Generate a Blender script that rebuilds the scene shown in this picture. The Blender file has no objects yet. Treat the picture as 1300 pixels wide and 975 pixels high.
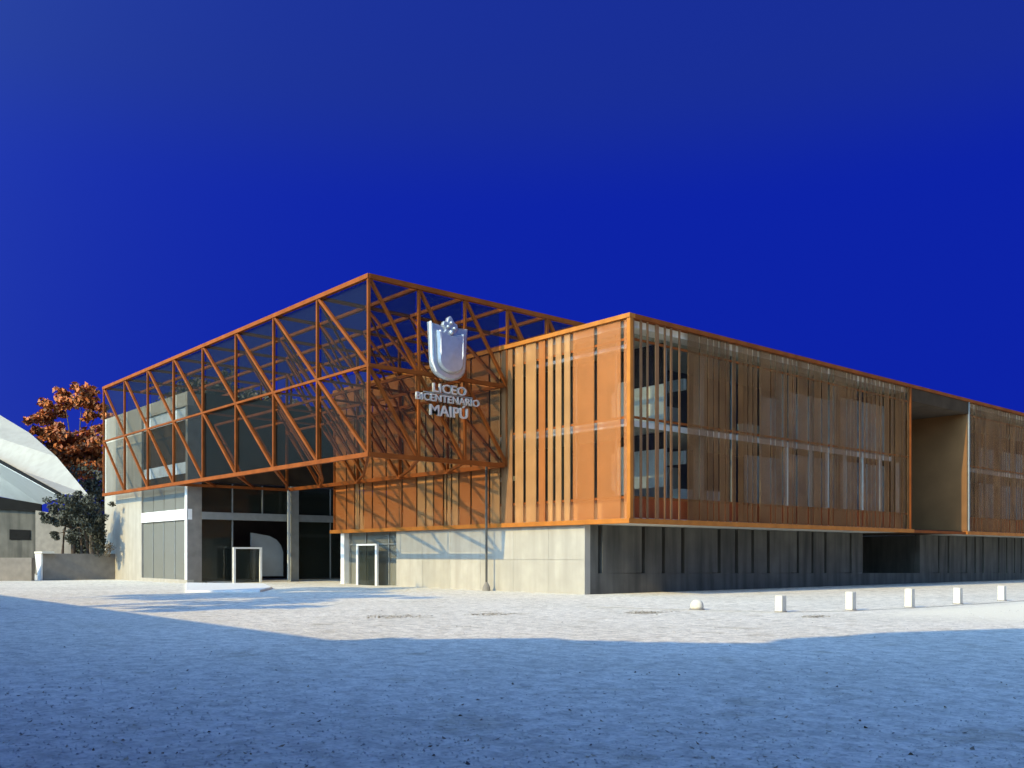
import bpy, math, random
from mathutils import Vector, Matrix
S = bpy.context.scene
C = S.collection
rnd = random.Random(7)

# ------------------------------------------------------------------ camera
CAM = Vector((25.527, -28.51, 1.7))
FWD = Vector((-0.756, 0.6546, 0)).normalized()
RGT = Vector((FWD.y, -FWD.x, 0))
cd = bpy.data.cameras.new('camera'); cam = bpy.data.objects.new('camera', cd); C.objects.link(cam)
cam.location = CAM
cam.rotation_euler = (math.pi/2, 0, math.atan2(-FWD.x, FWD.y))
cd.sensor_width = 36; cd.lens = 36*1176/1300
cd.shift_y = (705-487.5)/1300
cd.clip_start = .1; cd.clip_end = 3000
S.camera = cam

# ------------------------------------------------------------------ sky and sun
EL = math.radians(29); AZ = math.radians(3.2)
w = bpy.data.worlds.new('World'); S.world = w; w.use_nodes = True
N = w.node_tree.nodes; L = w.node_tree.links
sk = N.new('ShaderNodeTexSky'); sk.sky_type = 'NISHITA'; sk.sun_disc = False
sk.sun_elevation = EL; sk.sun_rotation = math.pi-AZ
sk.air_density = 1; sk.dust_density = .3; sk.ozone_density = 3; sk.altitude = 500
sun_pos = Vector((math.sin(AZ)*math.cos(EL), -math.cos(AZ)*math.cos(EL), math.sin(EL)))
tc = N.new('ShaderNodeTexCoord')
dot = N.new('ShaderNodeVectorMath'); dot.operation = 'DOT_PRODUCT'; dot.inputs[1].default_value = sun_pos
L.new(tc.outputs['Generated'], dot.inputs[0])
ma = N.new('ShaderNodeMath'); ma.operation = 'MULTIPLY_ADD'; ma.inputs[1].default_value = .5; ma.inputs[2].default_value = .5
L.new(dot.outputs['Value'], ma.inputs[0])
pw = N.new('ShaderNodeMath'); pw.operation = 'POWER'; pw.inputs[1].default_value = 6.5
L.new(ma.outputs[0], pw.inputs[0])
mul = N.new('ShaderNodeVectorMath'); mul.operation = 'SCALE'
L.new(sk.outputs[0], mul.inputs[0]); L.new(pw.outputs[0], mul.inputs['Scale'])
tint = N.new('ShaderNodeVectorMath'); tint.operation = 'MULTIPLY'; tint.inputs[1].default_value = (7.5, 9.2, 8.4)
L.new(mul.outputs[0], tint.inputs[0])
add = N.new('ShaderNodeVectorMath'); add.operation = 'ADD'
sxyz = N.new('ShaderNodeSeparateXYZ'); L.new(tc.outputs['Generated'], sxyz.inputs[0])
hr = N.new('ShaderNodeMapRange'); hr.interpolation_type = 'SMOOTHSTEP'; hr.inputs['From Min'].default_value = .34; hr.inputs['From Max'].default_value = .46
L.new(sxyz.outputs['Z'], hr.inputs['Value'])
hm = N.new('ShaderNodeMix'); hm.data_type = 'RGBA'; hm.inputs['A'].default_value = (.025, .11, 2.55, 1); hm.inputs['B'].default_value = (.06, .18, 2.05, 1)
L.new(hr.outputs[0], hm.inputs['Factor']); L.new(hm.outputs['Result'], add.inputs[1])
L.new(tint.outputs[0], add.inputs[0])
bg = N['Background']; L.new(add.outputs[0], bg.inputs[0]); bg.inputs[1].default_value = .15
sd = bpy.data.lights.new('sun', 'SUN'); sd.energy = 5.0; sd.angle = math.radians(.5); sd.color = (1, .79, .36)
so = bpy.data.objects.new('sun', sd); C.objects.link(so)
so.rotation_euler = (-sun_pos).to_track_quat('-Z', 'Y').to_euler()
S.view_settings.view_transform = 'Standard'; S.view_settings.look = 'None'
S.view_settings.exposure = 0; S.view_settings.gamma = 1
S.render.engine = 'CYCLES'
S.cycles.max_bounces = 8; S.cycles.transparent_max_bounces = 24
S.cycles.caustics_reflective = False; S.cycles.caustics_refractive = False

def at(px, py, d):      # a point of the photograph at a distance d along the view
    return CAM + FWD*d + RGT*((px-650)/1176*d) + Vector((0, 0, (705-py)/1176*d))

# ------------------------------------------------------------------ materials
def mat(name, col, rough=.8, var=.12, scale=3.0, bump=0, bscale=20, metal=0, clear=0, spec=.3, stain=None):
    m = bpy.data.materials.new(name); m.use_nodes = True
    n = m.node_tree.nodes; l = m.node_tree.links
    b = n['Principled BSDF']; out = n['Material Output']
    b.inputs['Roughness'].default_value = rough; b.inputs['Metallic'].default_value = metal
    b.inputs['Specular IOR Level'].default_value = spec
    t = n.new('ShaderNodeTexCoord'); g = n.new('ShaderNodeNewGeometry')
    no = n.new('ShaderNodeTexNoise'); no.inputs['Scale'].default_value = scale; no.inputs['Detail'].default_value = 6
    l.new(g.outputs['Position'], no.inputs['Vector'])
    r = n.new('ShaderNodeValToRGB')
    r.color_ramp.elements[0].position = .3; r.color_ramp.elements[1].position = .7
    r.color_ramp.elements[0].color = tuple(c*(1-var) for c in col)+(1,)
    r.color_ramp.elements[1].color = tuple(min(1, c*(1+var)) for c in col)+(1,)
    l.new(no.outputs['Fac'], r.inputs[0])
    csock = r.outputs[0]
    if stain:
        mp = n.new('ShaderNodeMapping'); mp.inputs['Scale'].default_value = (1.2, 1.2, .12)
        l.new(g.outputs['Position'], mp.inputs[0])
        n2 = n.new('ShaderNodeTexNoise'); n2.inputs['Scale'].default_value = 1.6; n2.inputs['Detail'].default_value = 5
        l.new(mp.outputs[0], n2.inputs['Vector'])
        r2 = n.new('ShaderNodeValToRGB'); r2.color_ramp.elements[0].position = .42; r2.color_ramp.elements[1].position = .72
        l.new(n2.outputs['Fac'], r2.inputs[0])
        mx = n.new('ShaderNodeMix'); mx.data_type = 'RGBA'; mx.inputs['B'].default_value = tuple(stain)+(1,)
        l.new(r2.outputs[0], mx.inputs['Factor']); l.new(csock, mx.inputs['A']); csock = mx.outputs['Result']
    l.new(csock, b.inputs['Base Color'])
    if bump:
        nb = n.new('ShaderNodeTexNoise'); nb.inputs['Scale'].default_value = bscale; nb.inputs['Detail'].default_value = 5
        l.new(g.outputs['Position'], nb.inputs['Vector'])
        bu = n.new('ShaderNodeBump'); bu.inputs['Strength'].default_value = bump; bu.inputs['Distance'].default_value = 0
        l.new(nb.outputs['Fac'], bu.inputs['Height']); l.new(bu.outputs[0], b.inputs['Normal'])
    if clear:
        tr = n.new('ShaderNodeBsdfTransparent'); mx = n.new('ShaderNodeMixShader')
        mx.inputs[0].default_value = clear
        l.new(b.outputs[0], mx.inputs[1]); l.new(tr.outputs[0], mx.inputs[2]); l.new(mx.outputs[0], out.inputs[0])
    return m

M = {
 'concrete': mat('pale board marked concrete', (.375, .345, .285), .9, .09, 1.2, .2, 9, stain=(.31, .285, .235)),
 'concrete_light': mat('lighter board marked concrete', (.41, .38, .32), .9, .09, 1.5, .2, 9, stain=(.34, .31, .26)),
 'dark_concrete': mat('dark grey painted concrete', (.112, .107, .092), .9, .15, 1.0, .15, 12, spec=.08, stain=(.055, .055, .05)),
 'trim': mat('bright orange steel trim', (.38, .13, .02), .6, .15, 2.0, spec=.15),
 'orange_steel': mat('orange painted steel', (.23, .060, .011), .7, .18, 2.0, spec=.1),
 'rust_steel': mat('brown orange painted steel', (.19, .050, .009), .7, .22, 1.5, spec=.1),
 'sheet_a': mat('perforated orange metal sheet', (.36, .115, .024), .55, .10, .8, clear=.25),
 'sheet_d': mat('open perforated orange sheet', (.44, .15, .035), .55, .10, .8, clear=.50),
 'sheet_b': mat('perforated pale orange metal sheet', (.46, .225, .08), .55, .12, .8, clear=.42),
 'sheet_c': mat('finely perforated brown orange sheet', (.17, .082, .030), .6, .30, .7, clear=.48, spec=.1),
 'bay_orange': mat('orange side wall board', (.18, .088, .038), .9, .15, .6, spec=0),
 'spandrel': mat('ochre spandrel board', (.60, .32, .14), .7, .12, 1.5),
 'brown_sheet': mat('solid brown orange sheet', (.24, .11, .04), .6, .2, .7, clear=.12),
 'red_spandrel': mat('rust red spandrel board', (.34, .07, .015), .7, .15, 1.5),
 'white': mat('white paint', (.80, .79, .74), .5, .04, 3),
 'bright_white': mat('bright white blind cloth', (.88, .87, .84), .8, .04, 3),
 'offwhite': mat('off white plaster', (.72, .72, .68), .8, .05, 2),
 'curtain': mat('grey blue curtain cloth', (.52, .57, .60), .9, .15, 2),
 'grey_frame': mat('grey metal frame', (.22, .23, .22), .5, .1, 3),
 'interior': mat('dark interior plaster', (.09, .07, .055), .9, .2, 1, spec=.1),
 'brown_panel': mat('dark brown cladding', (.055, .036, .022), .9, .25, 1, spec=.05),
 'slab': mat('concrete floor slab', (.60, .57, .50), .9, .08, 1),
 'bark': mat('tree bark', (.10, .075, .055), .95, .3, 6, .5, 25),
 'roof_white': mat('white roof sheeting', (.35, .325, .27), .7, .06, .5, stain=(.31, .285, .235)),
 'soffit': mat('pale grey soffit', (.40, .42, .42), .8, .05, 1),
 'view_grey': mat('grey sunlit view panel', (.27, .29, .29), .8, .08, 1),
 'fascia': mat('black fascia', (.008, .008, .008), .8, .2, 2, spec=.1),
 'stone': mat('brownish grey garden wall', (.22, .20, .17), .95, .15, 2, .3, 15),
 'steel_shield': mat('brushed silver metal', (.40, .44, .48), .34, .08, 4, metal=.55, spec=.6),
 'steel_letter': mat('dull metal letters', (.50, .50, .47), .45, .1, 4, metal=.4),
 'bollard': mat('cream painted concrete', (.62, .58, .47), .85, .08, 6, .2, 30),
 'neighbour': mat('beige render', (.5, .46, .38), .9, .1, 1),
}
def glass(name, col, clear, rough=.06):
    m = bpy.data.materials.new(name); m.use_nodes = True
    n = m.node_tree.nodes; l = m.node_tree.links; out = n['Material Output']; b = n['Principled BSDF']
    g = n.new('ShaderNodeNewGeometry'); no = n.new('ShaderNodeTexNoise'); no.inputs['Scale'].default_value = .7
    l.new(g.outputs['Position'], no.inputs['Vector'])
    mr = n.new('ShaderNodeMapRange'); mr.inputs['To Min'].default_value = rough*.6; mr.inputs['To Max'].default_value = rough*1.6
    l.new(no.outputs['Fac'], mr.inputs['Value']); l.new(mr.outputs[0], b.inputs['Roughness'])
    b.inputs['Base Color'].default_value = col+(1,)
    tr = n.new('ShaderNodeBsdfTransparent'); tr.inputs[0].default_value = (.93, .95, .93, 1)
    mx = n.new('ShaderNodeMixShader'); mx.inputs[0].default_value = clear
    l.new(b.outputs[0], mx.inputs[1]); l.new(tr.outputs[0], mx.inputs[2]); l.new(mx.outputs[0], out.inputs[0])
    return m
M['dark_glass'] = glass('dark tinted glass', (.02, .025, .02), .35)
M['glass'] = glass('clear window glass', (.05, .06, .06), .85)
M['grey_glass'] = glass('grey film glass', (.20, .20, .17), .2, .35)
M['mesh_pane'] = glass('smoky translucent canopy pane', (.020, .030, .036), .77, .6)
M['mesh_pane'].node_tree.nodes['Transparent BSDF'].inputs[0].default_value = (.93, .92, .90, 1)
M['mesh_pane'].node_tree.nodes['Principled BSDF'].inputs['Specular IOR Level'].default_value = 0

def leafmat(name, cols):
    m = bpy.data.materials.new(name); m.use_nodes = True
    n = m.node_tree.nodes; l = m.node_tree.links; b = n['Principled BSDF']
    g = n.new('ShaderNodeNewGeometry'); r = n.new('ShaderNodeValToRGB')
    l.new(g.outputs['Random Per Island'], r.inputs[0])
    e = r.color_ramp.elements
    e[0].color = cols[0]+(1,); e[1].color = cols[-1]+(1,)
    for i, c in enumerate(cols[1:-1]): x = e.new((i+1)/(len(cols)-1)); x.color = c+(1,)
    l.new(r.outputs[0], b.inputs['Base Color']); b.inputs['Roughness'].default_value = .7
    return m
M['leaf_orange'] = leafmat('autumn leaves', [(.07, .03, .01), (.42, .095, .012), (.52, .14, .016), (.14, .06, .02), (.32, .065, .01)])
M['leaf_dark'] = leafmat('dark evergreen leaves', [(.012, .015, .01), (.035, .04, .022), (.07, .07, .045)])
M['leaf_brown'] = leafmat('brown leaves', [(.05, .035, .02), (.10, .065, .03), (.07, .06, .03)])
M['leaf_green'] = leafmat('green leaves', [(.04, .06, .02), (.08, .11, .04)])
M['drift'] = leafmat('bleached dry leaves', [(.28, .24, .18), (.45, .40, .30), (.55, .50, .40)])
M['litter'] = leafmat('dry leaf litter', [(.05, .04, .03), (.16, .10, .05), (.45, .38, .25), (.08, .06, .05)])
M['pebble'] = leafmat('gravel', [(.25, .24, .22), (.55, .52, .46), (.7, .67, .6), (.4, .38, .33)])

def ground_mat():
    m = bpy.data.materials.new('pale gravel ground'); m.use_nodes = True
    n = m.node_tree.nodes; l = m.node_tree.links; b = n['Principled BSDF']; b.inputs['Roughness'].default_value = .95
    b.inputs['Specular IOR Level'].default_value = .1
    g = n.new('ShaderNodeNewGeometry')
    def noise(s, d=6, sc=None):
        x = n.new('ShaderNodeTexNoise'); x.inputs['Scale'].default_value = s; x.inputs['Detail'].default_value = d; x.inputs['Roughness'].default_value = .6
        l.new(g.outputs['Position'], x.inputs['Vector']); return x.outputs['Fac']
    def ramp(f, p0, c0, p1, c1):
        r = n.new('ShaderNodeValToRGB'); e = r.color_ramp.elements
        e[0].position = p0; e[0].color = c0+(1,); e[1].position = p1; e[1].color = c1+(1,); l.new(f, r.inputs[0]); return r.outputs[0]
    def mix(f, a, bb, mode='MIX'):
        x = n.new('ShaderNodeMix'); x.data_type = 'RGBA'; x.blend_type = mode
        if isinstance(f, float): x.inputs['Factor'].default_value = f
        else: l.new(f, x.inputs['Factor'])
        for k, v in (('A', a), ('B', bb)):
            if isinstance(v, tuple): x.inputs[k].default_value = v+(1,)
            else: l.new(v, x.inputs[k])
        return x.outputs['Result']
    base = ramp(noise(.25), .3, (.73, .68, .56), .7, (.86, .80, .67))
    mid = ramp(noise(3.4), .34, (.60, .60, .60), .60, (1, 1, 1))
    c = mix(.8, base, mid, 'MULTIPLY')
    fine = ramp(noise(14), .32, (.5, .5, .5), .55, (1, 1, 1))
    c = mix(.6, c, fine, 'MULTIPLY')
    speck = ramp(noise(5.5, 3), .25, (.3, .28, .25), .34, (1, 1, 1))
    c = mix(.9, c, speck, 'MULTIPLY')
    patch = ramp(noise(.9, 4), .33, (.60, .56, .48), .42, (1, 1, 1))
    c = mix(.5, c, patch, 'MULTIPLY')
    # warm sandy strip beyond the bollards at the right
    sx = n.new('ShaderNodeSeparateXYZ'); l.new(g.outputs['Position'], sx.inputs[0])
    a = n.new('ShaderNodeMapRange'); a.interpolation_type = 'SMOOTHSTEP'; a.inputs['From Min'].default_value = 11.2; a.inputs['From Max'].default_value = 13; l.new(sx.outputs['X'], a.inputs['Value'])
    a2 = n.new('ShaderNodeMapRange'); a2.interpolation_type = 'SMOOTHSTEP'; a2.inputs['From Min'].default_value = -6; a2.inputs['From Max'].default_value = 0; l.new(sx.outputs['Y'], a2.inputs['Value'])
    mm = n.new('ShaderNodeMath'); mm.operation = 'MULTIPLY'; l.new(a.outputs[0], mm.inputs[0]); l.new(a2.outputs[0], mm.inputs[1])
    c = mix(mm.outputs[0], c, (.78, .72, .56))
    l.new(c, b.inputs['Base Color'])
    bu = n.new('ShaderNodeBump'); bu.inputs['Strength'].default_value = .6; bu.inputs['Distance'].default_value = .08
    l.new(noise(4.2, 9), bu.inputs['Height']); l.new(bu.outputs[0], b.inputs['Normal'])
    return m
M['ground'] = ground_mat()

# ------------------------------------------------------------------ mesh helpers
class MB:
    def __init__(s): s.v = []; s.f = []
    def add(s, vs, fs):
        o = len(s.v); s.v += [tuple(v) for v in vs]; s.f += [tuple(i+o for i in f) for f in fs]; return s
    def box(s, a, b):
        x0, y0, z0 = (min(p, q) for p, q in zip(a, b)); x1, y1, z1 = (max(p, q) for p, q in zip(a, b))
        return s.add([(x0,y0,z0),(x1,y0,z0),(x1,y1,z0),(x0,y1,z0),(x0,y0,z1),(x1,y0,z1),(x1,y1,z1),(x0,y1,z1)],
              [(0,3,2,1),(4,5,6,7),(0,1,5,4),(1,2,6,5),(2,3,7,6),(3,0,4,7)])
    def prism(s, pts, vec):
        n = len(pts); vec = Vector(vec); q = [Vector(p)+vec for p in pts]
        return s.add([Vector(p) for p in pts]+q, [tuple(range(n))[::-1], tuple(range(n, 2*n))]+[(i, (i+1)%n, n+(i+1)%n, n+i) for i in range(n)])
    def tube(s, pts, rad, k=8, cap=True):
        pts = [Vector(p) for p in pts]; o = []
        if not isinstance(rad, (list, tuple)): rad = [rad]*len(pts)
        vs = []
        for i, p in enumerate(pts):
            t = (pts[min(i+1, len(pts)-1)]-pts[max(i-1, 0)]).normalized()
            u = t.cross(Vector((0, 0, 1)));  u = t.cross(Vector((1, 0, 0))) if u.length < .1 else u
            u.normalize(); v = t.cross(u)
            for j in range(k): a = 2*math.pi*j/k; vs.append(p+(u*math.cos(a)+v*math.sin(a))*rad[i])
        fs = [(i*k+j, i*k+(j+1)%k, (i+1)*k+(j+1)%k, (i+1)*k+j) for i in range(len(pts)-1) for j in range(k)]
        if cap: fs += [tuple(range(k))[::-1], tuple(range((len(pts)-1)*k, len(pts)*k))]
        return s.add(vs, fs)
    def bar(s, a, b, wd, up=(0, 0, 1)):
        a = Vector(a); b = Vector(b); t = (b-a).normalized(); u = t.cross(Vector(up))
        if u.length < .05: u = t.cross(Vector((1, 0, 0)))
        u.normalize(); v = t.cross(u); h = wd/2
        q = [a+u*x*h+v*y*h for x, y in ((-1,-1),(1,-1),(1,1),(-1,1))]
        return s.prism(q, b-a)
    def build(s, name, m, parent=None, label=None, bevel=0, smooth=False):
        me = bpy.data.meshes.new(name); me.from_pydata(s.v, [], s.f); me.materials.append(M[m] if isinstance(m, str) else m)
        me.update()
        o = bpy.data.objects.new(name, me); C.objects.link(o)
        if parent is not None:
            o.parent = parent; o.matrix_parent_inverse = Matrix.Translation(-world_loc(parent))
        if label: o['label'] = label
        if smooth: me.shade_smooth()
        if bevel:
            b = o.modifiers.new('bevel', 'BEVEL'); b.width = bevel; b.segments = 2; b.limit_method = 'ANGLE'
        return o
def world_loc(o):
    p = Vector(o.location)
    return p + (world_loc(o.parent) + o.matrix_parent_inverse.translation if o.parent else Vector())
def tag(o, label, cat, group=None, kind=None):
    if label: o['label'] = label
    if cat: o['category'] = cat
    if group: o['group'] = group
    if kind: o['kind'] = kind
    return o
def thing(name, loc, label, cat, group=None):
    o = bpy.data.objects.new(name, None); C.objects.link(o); o.location = loc; o.empty_display_size = .3
    return tag(o, label, cat, group)
def copy_thing(o, loc, label):
    r = o.copy(); C.objects.link(r); r.location = loc; r['label'] = label
    for ch in list(o.children):
        c = ch.copy(); C.objects.link(c); c.parent = r
    return r
def bx(name, m, parent, a, b, label=None, bevel=0):
    return MB().box(a, b).build(name, m, parent, label, bevel)

# ------------------------------------------------------------------ ground
def gz(x, y):           # the yard falls very slightly towards the far right
    return -.0055*max(0, y)*min(1, max(0, (x+8)/8)) if y < 60 else -.33*min(1, max(0, (x+8)/8))
g = MB()
xs = [-900, -300, -120, -60, -30, -16, -8, -4, 0, 5, 10, 15, 20, 30, 60, 150, 400, 900]
ys = [-900, -300, -100, -40, -20, -10, 0, 5, 10, 20, 30, 40, 50, 60, 100, 300, 900]
g.v = [(x, y, gz(x, y)) for y in ys for x in xs]
g.f = [(j*len(xs)+i, j*len(xs)+i+1, (j+1)*len(xs)+i+1, (j+1)*len(xs)+i) for j in range(len(ys)-1) for i in range(len(xs)-1)]
tag(g.build('ground', 'ground'), None, None, kind='structure')

# ------------------------------------------------------------------ school building (orange volume on a concrete base)
ZB, ZT, ZF, ZS = 3.08, 11.58, 7.4, 4.1
XL = -23.7
bld = thing('school_building', (-10, 8, 0), 'long school building with orange metal slat screens raised over a concrete ground floor', 'school building')
# ground floor, sunlit side
wl = bx('wall', 'concrete', bld, (-17.2, .09, -.3), (-2.67, .4, ZB-.05), 'sunlit pale concrete wall under the orange volume')
xe = [-17.2, -14.75, -12.3, -9.85, -7.4, -4.95, -2.67]
for a_, b_ in zip(xe, xe[1:]):
    for z0_, z1_ in ((-.3, 1.5), (1.512, ZB-.05)):
        bx('concrete_panel', ('concrete', 'concrete_light')[rnd.random() < .4], wl, (a_+.006, .06+rnd.uniform(0, .008), z0_), (b_-.006*(b_ < -3), .089, z1_))
        if b_ < -3:
            pass
bx('wall_pier', 'white', bld, (-23.15, .06, 0), (-22.75, .4, ZB-.05))
dg = bx('entrance_glazing', 'grey_glass', bld, (-22.75, .5, 0), (-17.2, .53, ZB-.05), 'grey glazing beside the small white doorway')
for x in (-22.7, -20.95, -18.5, -17.26):
    bx('mullion', 'grey_frame', dg, (x-.04, .42, 0), (x+.04, .5, ZB-.05))
bx('transom', 'grey_frame', dg, (-22.75, .41, 2.3), (-17.2, .49, 2.38))
bx('room_wall', 'interior', bld, (-23.1, 3, 0), (-17.2, 3.1, ZB-.05))
bx('passage_wall', 'dark_concrete', bld, (-23.15, .4, 0), (-22.9, 9, ZB-.05))
# ground floor, shaded side: piers between tall narrow slots
SX = -2.67
slots = [(1.03, .36), (3.89, .30), (5.31, .30), (6.74, .34), (9.59, .34), (11.04, .34), (12.45, .32), (13.86, .36), (16.69, .28), (18.16, .28), (19.52, .32), (22.3, .3),
         (33.71, .3), (35.16, .36), (37.99, .36), (39.41, .36), (40.73, .42), (43.48, .34), (44.91, .34), (46.38, .34), (47.68, .34)]
slots = [(a_, b_*.78) for a_, b_ in slots]
prev = .4
OP0, OP1 = 23.7, 31.0
def pier(y0, y1):
    bx('wall_pier', 'dark_concrete', bld, (SX-.34, y0, .92-.012*y0), (SX, y1, ZB-.05))
for (y, wd) in slots:
    if prev < OP0 < y:
        pier(prev, OP0); prev = OP1
    pier(prev, y-wd/2)
    sl = .92-.012*y
    bx('slot_window', 'fascia', bld, (SX-.33, y-wd/2, sl), (SX-.31, y+wd/2, ZB-.05))
    prev = y+wd/2
pier(prev, 56)
m = MB(); m.prism([(SX, .4, -.5), (SX, 56, -.5), (SX, 56, .92-.012*56), (SX, .4, .915)], (-.34, 0, 0))
m.build('plinth_wall', 'dark_concrete', bld, 'dark grey plinth wall below the narrow slots')
bx('corner_wall', 'dark_concrete', bld, (SX-.34, .4, -.4), (SX-.36, .9, ZB-.05))
bx('garage_recess', 'interior', bld, (SX-4, OP0, .6), (SX-3.9, OP1, ZB-.1))
bx('inner_wall', 'interior', bld, (SX-.8, .5, 0), (SX-.75, OP0, ZB-.1))
bx('inner_wall', 'interior', bld, (SX-.8, OP1, 0), (SX-.75, 56, ZB-.1))
bx('recess_side', 'dark_concrete', bld, (SX-4, OP1-.02, .3), (SX-.35, OP1+.2, ZB-.1))
bx('recess_side', 'dark_concrete', bld, (SX-4, OP0-.2, .3), (SX-.35, OP0+.02, ZB-.1))
# slabs
B1, B2, B3 = 24.1, 31.8, 56.0
bx('floor_slab', 'slab', bld, (XL+.2, .25, ZB-.04), (-.25, B1-.1, ZB+.18))
bx('floor_slab', 'slab', bld, (XL+.3, .35, ZF-.2), (-.93, B1-.2, ZF+.06))
bx('roof_slab', 'slab', bld, (XL+.2, .25, ZT-.4), (-.25, B3, ZT-.05))
bx('floor_slab', 'slab', bld, (-10, B2+.01, ZB-.03), (-.25, B3, ZB+.18))
bx('bay_floor', 'brown_panel', bld, (-10, B1-.09, ZB-.03), (-.25, B2, ZB+.17))
bx('floor_slab', 'slab', bld, (-10, B2+.2, ZF-.2), (-.93, B3, ZF+.06))
# edge beams
def edge(a, b, m='trim', nm='edge_beam'): return bx(nm, m, bld, a, b)
edge((XL-.25, -.22, ZB-.06), (.14, .2, ZB+.14)); edge((-.2, .201, ZB-.06), (.14, B1+.3, ZB+.14))
edge((-.2, B1+.303, ZB-.05), (.06, B2-.3, ZB+.1), 'rust_steel'); edge((-.2, B2-.298, ZB-.06), (.14, B3, ZB+.14))
edge((XL-.05, -.14, ZT-.14), (.1, .2, ZT+.04)); edge((-.2, .201, ZT-.14), (.1, B3, ZT+.04), 'rust_steel')
bx('corner_post', 'trim', bld, (-.10, -.10, ZB+.14), (.09, .08, ZT-.14))
bx('end_post', 'rust_steel', bld, (-.12, B1-.02, ZB+.14), (.07, B1+.12, ZT-.14))
bx('end_post', 'rust_steel', bld, (XL-.04, -.1, ZB+.14), (XL+.1, .1, ZT-.14))
for z in (ZS, ZF, 10.62):
    bx('rail', 'orange_steel', bld, (XL+.1, .03, z-.05), (-.1, .09, z+.05))
    bx('rail', 'rust_steel', bld, (-.09, .1, z-.05), (-.03, B1-.03, z+.05))
    bx('rail', 'rust_steel', bld, (-.09, B2+.2, z-.05), (-.03, B3, z+.05))
# spandrels and top band set just behind the screens
bx('spandrel', 'spandrel', bld, (XL+.1, .26, ZB+.18), (-.3, .32, ZS-.05))
bx('spandrel', 'red_spandrel', bld, (-.42, .45, ZB+.18), (-.36, B1-.1, ZS-.02))
bx('spandrel', 'red_spandrel', bld, (-.42, B2+.5, ZB+.18), (-.36, B3, ZS-.02))
bx('top_band', 'spandrel', bld, (XL+.1, .26, 10.66), (-3.6, .32, ZT-.4))
bx('ceiling_edge', 'offwhite', bld, (-6.4, .34, 10.36), (-.5, .5, 10.5)) ; bx('ceiling_edge', 'offwhite', bld, (-6.4, .34, ZF-.30), (-.5, .5, ZF-.21))
# slats: sunlit screen
gaps = [-6.49, -5.61, -5.0, -4.5, -3.95, -3.4, -1.94, -.42]
import_front = [440.5, 450.8, 457, 462, 473.3, 490.8, 511, 529.7, 541, 551, 563.6, 567.7, 573.8, 583, 598.5, 622, 636]
def frontX(px):
    t = (px-650)/1176; c0 = 4.844; d0 = 37.96
    return (t*d0-c0)/(.6546+t*.756)
gx = sorted([frontX(p) for p in import_front]+[-7.25]+gaps)
def slat(a, b, z0, z1, m, side='front', tw=0):
    if side == 'front':
        q = [(a, -.03+tw, z0), (b, -.03-tw, z0), (b, .015-tw, z0), (a, .015+tw, z0)]
    else:
        q = [(-.03-tw, a, z0), (.015-tw, a, z0), (.015+tw, b, z0), (-.03+tw, b, z0)]
    m2 = MB(); m2.prism(q, (0, 0, z1-z0)); return m2.build('slat', m, bld)
x = XL+.1
for i, gp in enumerate(gx+[-.12]):
    wd = .13 if gp < -7.3 else .19
    e = gp-wd/2 if gp != -.12 else -.1
    if e-x > .05:
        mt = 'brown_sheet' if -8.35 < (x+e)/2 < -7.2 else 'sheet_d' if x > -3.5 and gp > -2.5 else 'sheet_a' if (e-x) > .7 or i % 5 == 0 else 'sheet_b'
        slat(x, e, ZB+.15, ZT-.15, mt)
    x = gp+wd/2
# slats: shaded long screen
def screen(y0, y1, seed):
    r = random.Random(seed); y = y0; k = 0
    while y < y1:
        wd = r.choice([.22, .26, .26, .34, .5]); 
        if r.random() < .06: wd = .85
        e = min(y+wd, y1)
        slat(y, e, ZB+.15, ZT-.15, 'sheet_c', 'side', r.uniform(-.012, .012))
        y = e + r.choice([.10, .14, .18, .24]); k += 1
y = .14; k = 0
while y < 3.45:
    wd = (.10, .13, .10, .22)[k % 4]; slat(y, y+wd, ZB+.15, ZT-.15, 'brown_sheet', 'side'); y += wd+(.36, .30, .44)[k % 3]; k += 1
slat(3.75, 4.2, ZB+.15, ZT-.15, 'sheet_c', 'side'); slat(4.25, 4.5, ZB+.15, ZT-.15, 'sheet_c', 'side'); screen(4.6, B1-.05, 5)
screen(B2+.55, B3, 11)
# glazing line behind the screens, floor by floor
for z0, z1 in ((ZB+.18, ZF-.2), (ZF+.06, ZT-.4)):
    x = XL+.4
    while x < -1.0:
        x1 = min(x+2.4, -.95)
        w_ = bx('window', 'glass', bld, (x+.03, 1.0, z0), (x1-.03, 1.02, z1))
        bx('frame', 'grey_frame', w_, (x1-.03, .97, z0), (x1+.03, 1.05, z1))
        x = x1
    for (ya, yb) in ((1.05, B1-.2), (B2+.3, B3-.5)):
        y = ya
        while y < yb-.1:
            y1 = min(y+2.4, yb)
            w_ = bx('window', 'glass', bld, (-1.0, y+.03, z0), (-.98, y1-.03, z1))
            bx('frame', 'grey_frame', w_, (-1.03, y1-.03, z0), (-.95, y1+.03, z1))
            y = y1
    # rooms
    bx('room_wall', 'interior', bld, (XL+.4, 4.2, z0), (-4.3, 4.3, z1))
    bx('room_wall', 'interior', bld, (-5.2, 5.0, z0), (-5.1, B1-.2, z1))
    bx('room_wall', 'interior', bld, (-5.2, B2+.3, z0), (-5.1, B3, z1))
    bx('end_wall', 'interior', bld, (-5.1, B1-.5, z0), (-1.05, B1-.4, z1))
bx('white_partition', 'bright_white', bld, (-4.4, 3.6, ZF+.1), (-1.1, 3.66, 9.35))
bx('white_partition', 'bright_white', bld, (-4.4, 3.6, 4.75), (-1.1, 3.66, 6.45))
bx('partition_head', 'brown_panel', bld, (-4.4, 3.6, 9.351), (-1.1, 3.66, ZT-.41))
bx('partition_head', 'brown_panel', bld, (-4.4, 3.6, 6.451), (-1.1, 3.66, ZF-.21))
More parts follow.
